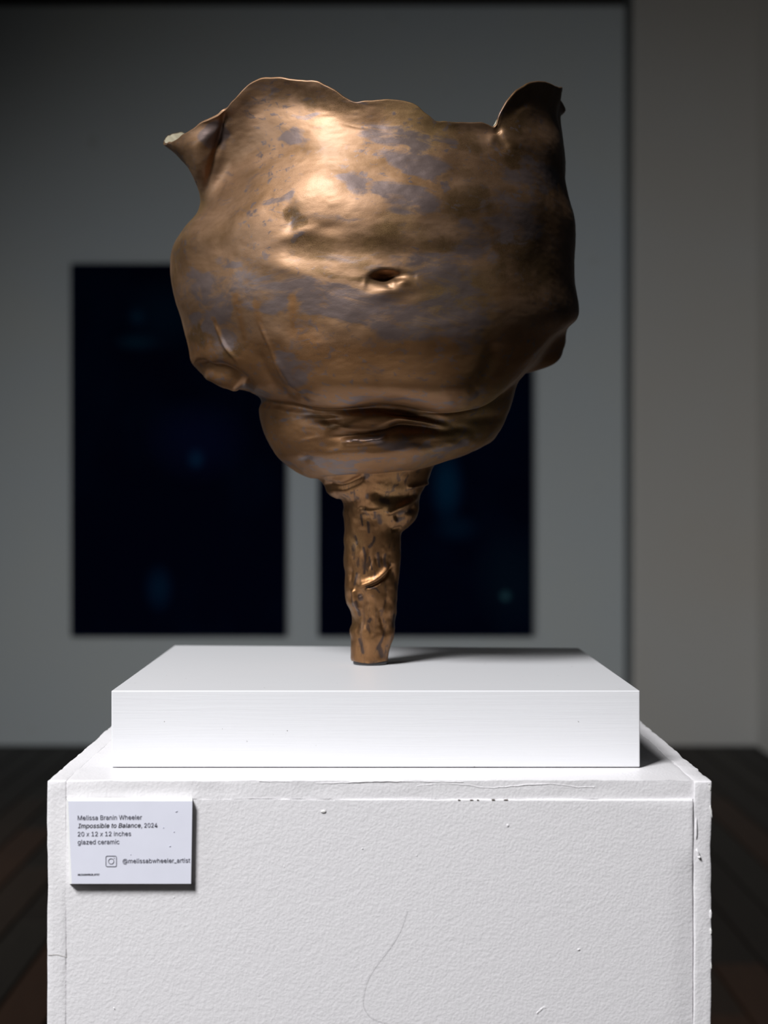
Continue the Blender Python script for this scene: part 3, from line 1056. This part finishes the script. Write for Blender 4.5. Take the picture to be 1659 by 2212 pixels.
flecks(14, 720, 900, 860, 885, 4, 14, 2)
flecks(10, 560, 660, 860, 960, 10, 7, 4)
flecks(14, 740, 960, 280, 450, 10, 16, 5)
flecks(10, 740, 900, 1020, 1130, 40, 6, 3)
flecks(10, 660, 720, 680, 760, 60, 9, 2.5)
gl = np.maximum(gl * (PYg < 1050), 0) + 0 * gl
gl = np.clip(np.maximum(gl, 0) + dash * 1.0, 0, 1.6)

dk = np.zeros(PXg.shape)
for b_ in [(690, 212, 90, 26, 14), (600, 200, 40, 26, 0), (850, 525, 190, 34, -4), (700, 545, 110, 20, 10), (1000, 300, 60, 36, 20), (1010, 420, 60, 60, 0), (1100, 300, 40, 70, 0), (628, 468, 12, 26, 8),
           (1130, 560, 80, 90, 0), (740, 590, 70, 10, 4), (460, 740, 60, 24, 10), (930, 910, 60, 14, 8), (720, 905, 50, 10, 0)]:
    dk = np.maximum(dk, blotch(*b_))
wm = np.clip((gy - 690) / 60, 0, 1) * np.clip((1500 - gy) / 60, 0, 1)
wm = np.maximum(wm, np.clip(bare, 0, 1))

# thin wall: the inner side and the rolled rim
n = normals(P)
n_in = -n.copy()
inner_start = (nrow - 13) * SUB
TH = 0.0042
th_prof = np.full((NR, 1, 1), TH)
inner = P[inner_start:] + n_in[inner_start:] * TH
wgt_top = np.exp(-((np.arange(inner_start, NR)[:, None, None] - (NR - 1)) / 8.0) ** 2)
inner = P[inner_start:] + n_in[inner_start:] * (TH * (1 - 0.55 * wgt_top))


def grid_mesh(name, P, m, parent, attrs=None, extra_top=None, close_bottom=False):
    nr, nc, _ = P.shape
    idx = np.arange(nr * nc).reshape(nr, nc)
    nx = np.roll(idx, -1, 1)
    q = np.stack([idx[:-1], nx[:-1], nx[1:], idx[1:]], -1).reshape(-1, 4)
    q = q[:, ::-1]
    me = bpy.data.meshes.new(name)
    V = P.reshape(-1, 3)
    me.vertices.add(len(V)); me.vertices.foreach_set('co', V.ravel())
    nf = len(q)
    me.loops.add(nf * 4); me.loops.foreach_set('vertex_index', q.ravel().astype(np.int32))
    me.polygons.add(nf)
    me.polygons.foreach_set('loop_start', np.arange(0, nf * 4, 4, dtype=np.int32))
    me.polygons.foreach_set('loop_total', np.full(nf, 4, dtype=np.int32))
    me.polygons.foreach_set('use_smooth', np.ones(nf, dtype=bool))
    me.update(); me.validate()
    for an, av in (attrs or {}).items():
        a = me.attributes.new(an, 'FLOAT', 'POINT')
        a.data.foreach_set('value', av.reshape(-1).astype(np.float32))
    me.materials.append(m)
    o = bpy.data.objects.new(name, me)
    C.objects.link(o)
    o.parent = parent
    o.matrix_parent_inverse = parent.matrix_world.inverted()
    return o


def glaze_mat(name, stem=False):
    t = NT(name)
    tc = t.n('ShaderNodeTexCoord')
    def mp(s):
        return t.n('ShaderNodeMapping', ins={'Vector': tc.outputs['Object'], 'Scale': s}).outputs[0]
    at = t.n('ShaderNodeAttribute', attribute_name='grey_glaze').outputs['Fac']
    if stem:
        v = mp((1, 1, 0.32)); v2 = mp((1, 1, 0.45))
    else:
        v = mp((0.6, 1, 1.9)); v2 = mp((0.8, 1, 1.3))
    n_big = t.noise(v, 34, 8, 0.68, 0.9)
    n_spot = t.noise(v2, 150, 4, 0.55, 0.5)
    n_fine = t.noise(tc.outputs['Object'], 2600, 2, 0.6)
    # edge of the grey glaze is broken up by the noise
    mixf = t.math('ADD', t.math('MULTIPLY', at, 0.42), t.math('MULTIPLY', t.math('SUBTRACT', n_big, 0.5), 1.9))
    grey = t.ramp(mixf, 0.15, 0.42)
    spots = t.ramp(n_spot, 0.575, 0.655)
    reg = t.ramp(t.noise(tc.outputs['Object'], 14, 2, 0.5), 0.42, 0.6)
    spots = t.math('MULTIPLY', spots, 0.8 if stem else t.math('MAXIMUM', reg, t.math('MULTIPLY', t.n('ShaderNodeAttribute', attribute_name='warm_glaze').outputs['Fac'], 0.7)))
    grey = t.math('MAXIMUM', grey, spots)
    br = t.mix(t.ramp(t.noise(v, 16, 5, 0.6, 0.5), 0.35, 0.68), (0.21, 0.118, 0.058, 1), (0.385, 0.235, 0.142, 1))
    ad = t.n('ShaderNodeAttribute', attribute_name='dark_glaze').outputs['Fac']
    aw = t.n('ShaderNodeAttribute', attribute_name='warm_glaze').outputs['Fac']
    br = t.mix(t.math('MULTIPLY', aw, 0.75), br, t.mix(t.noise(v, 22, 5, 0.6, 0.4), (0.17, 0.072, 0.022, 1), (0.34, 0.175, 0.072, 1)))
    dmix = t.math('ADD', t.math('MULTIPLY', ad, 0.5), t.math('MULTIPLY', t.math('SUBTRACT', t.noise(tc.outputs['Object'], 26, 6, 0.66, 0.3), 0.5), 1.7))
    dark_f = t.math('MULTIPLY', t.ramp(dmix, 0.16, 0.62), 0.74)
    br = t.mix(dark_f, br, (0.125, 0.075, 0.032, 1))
    # olive tinge
    br = t.mix(t.ramp(t.noise(tc.outputs['Object'], 9, 3, 0.5), 0.56, 0.72), br, (0.30, 0.195, 0.085, 1))
    gr = t.mix(t.noise(v, 45, 4, 0.6), *(((0.022, 0.015, 0.015, 1), (0.06, 0.043, 0.042, 1)) if stem else ((0.095, 0.070, 0.068, 1), (0.195, 0.150, 0.146, 1))))
    col = t.mix(t.math('MULTIPLY', grey, 0.85), br, gr)
    # crystalline speckle in the bare bronze
    sp = t.ramp(n_fine, 0.38, 0.62)
    spk = t.ramp(t.noise(tc.outputs['Object'], 18, 3, 0.5), 0.42, 0.62)
    amt = t.math('MULTIPLY', t.math('SUBTRACT', 1.0, grey), t.math('ADD', t.math('MULTIPLY', spk, 0.40), t.math('MULTIPLY', dark_f, 0.5)))
    dark = t.mix(sp, (0.42, 0.36, 0.30, 1), (1.35, 1.3, 1.2, 1))
    col = t.mix(amt, col, t.mix(1.0, col, dark, 'MULTIPLY'))
    t.link(col, t.b.inputs['Base Color'])
    t.link(t.math('SUBTRACT', 0.92, t.math('MULTIPLY', grey, 0.22)), t.b.inputs['Metallic'])
    rg = t.math('ADD', t.math('MULTIPLY', t.noise(v, 24, 4), 0.14), 0.36 if stem else 0.50)
    rg = t.math('SUBTRACT', rg, t.math('MULTIPLY', grey, 0.10))
    t.link(rg, t.b.inputs['Roughness'])
    t.b.inputs['Coat Weight'].default_value = 0.07 if stem else 0.22
    t.b.inputs['Coat Roughness'].default_value = 0.33
    h0 = t.noise(v2, 70, 4, 0.55)
    n1 = t.bump(h0, 0.34 if stem else 0.15, 0.0022)
    n2 = t.bump(grey, 0.06, 0.0003, n1)
    n3 = t.bump(n_fine, 0.16, 0.00022, n2)
    t.link(n3, t.b.inputs['Normal'])
    t.link(n1, t.b.inputs['Coat Normal'])
    return t.m


M_glaze = glaze_mat('bronze_glaze')
M_glaze_s = glaze_mat('bronze_glaze_stem', True)
t = NT('cream_inner_clay')
t.link(t.mix(t.noise(t.mapping(), 60, 3), (0.62, 0.57, 0.42, 1), (0.46, 0.40, 0.28, 1)), t.b.inputs['Base Color'])
t.b.inputs['Roughness'].default_value = 0.5
M_cream = t.m
M_foot = plain('dark_foot', (0.035, 0.033, 0.036), 0.45)

sc_c = (-0.0081, D0, ZR)
sculp = empty('sculpture', sc_c, 'bronze glazed ceramic vessel with torn rim on a thin stem, on the low white block', 'sculpture')
# body of the vessel incl. the rolled edge
roll = []
topr = P[-1]; inr = inner[-1]
up = np.array([0, 0, 1.0])
for a in (30, 60, 90, 120, 150):
    ca, sa = math.cos(math.radians(a)), math.sin(math.radians(a))
    mid = (topr + inr) / 2
    half = (topr - inr) / 2
    roll.append(mid + half * ca + up * np.linalg.norm(half, axis=-1, keepdims=True) * sa)
roll.append(inr)
body = np.concatenate([P[stem_cut:], np.array(roll)], 0)
ext = lambda A: np.concatenate([A[stem_cut:], np.repeat(A[-1:], len(roll), 0)], 0)
grid_mesh('vessel', body, M_glaze, sculp, {'grey_glaze': ext(gl), 'dark_glaze': ext(dk), 'warm_glaze': ext(wm)})
grid_mesh('stem', P[:stem_cut + 1], M_glaze_s, sculp, {'grey_glaze': gl[:stem_cut + 1], 'dark_glaze': dk[:stem_cut + 1], 'warm_glaze': wm[:stem_cut + 1]})
inn = inner[::-1]
# coarser inner wall, closed at the bottom
inn = inn[::3, ::3]
cent = inn[-1].mean(0)
caps = [cent + (inn[-1] - cent) * s_ + np.array([0, 0, -0.012 * (1 - s_)]) for s_ in (0.8, 0.55, 0.3, 0.1, 0.001)]
inn = np.concatenate([inn, np.array(caps)], 0)
iw = grid_mesh('inner_wall', inn, M_cream, sculp)
iw['label'] = 'pale cream inside seen at the spout'
# foot: dark thin disc under the stem
fv, ff = [], []
nn = 64
rad = [(0.0001, 0.0), (0.0138, 0.0), (0.0147, 0.0010), (0.0147, 0.0032), (0.0140, 0.0046), (0.0001, 0.0046)]
fcx = (800 - VX) * D0 / F
for r_f, z_f in rad:
    for j in range(nn):
        a = 2 * math.pi * j / nn
        fv.append((fcx + r_f * 1.02 * math.cos(a), D0 + r_f * math.sin(a), ZR + z_f))
for i in range(len(rad) - 1):
    for j in range(nn):
        a, b = i * nn + j, i * nn + (j + 1) % nn
        ff.append((a, b, b + nn, a + nn))
ft = mesh_obj('foot', fv, ff, M_foot, None, True)
ft.parent = sculp; ft.matrix_parent_inverse = sculp.matrix_world.inverted()
ft['label'] = 'thin dark disc under the stem'
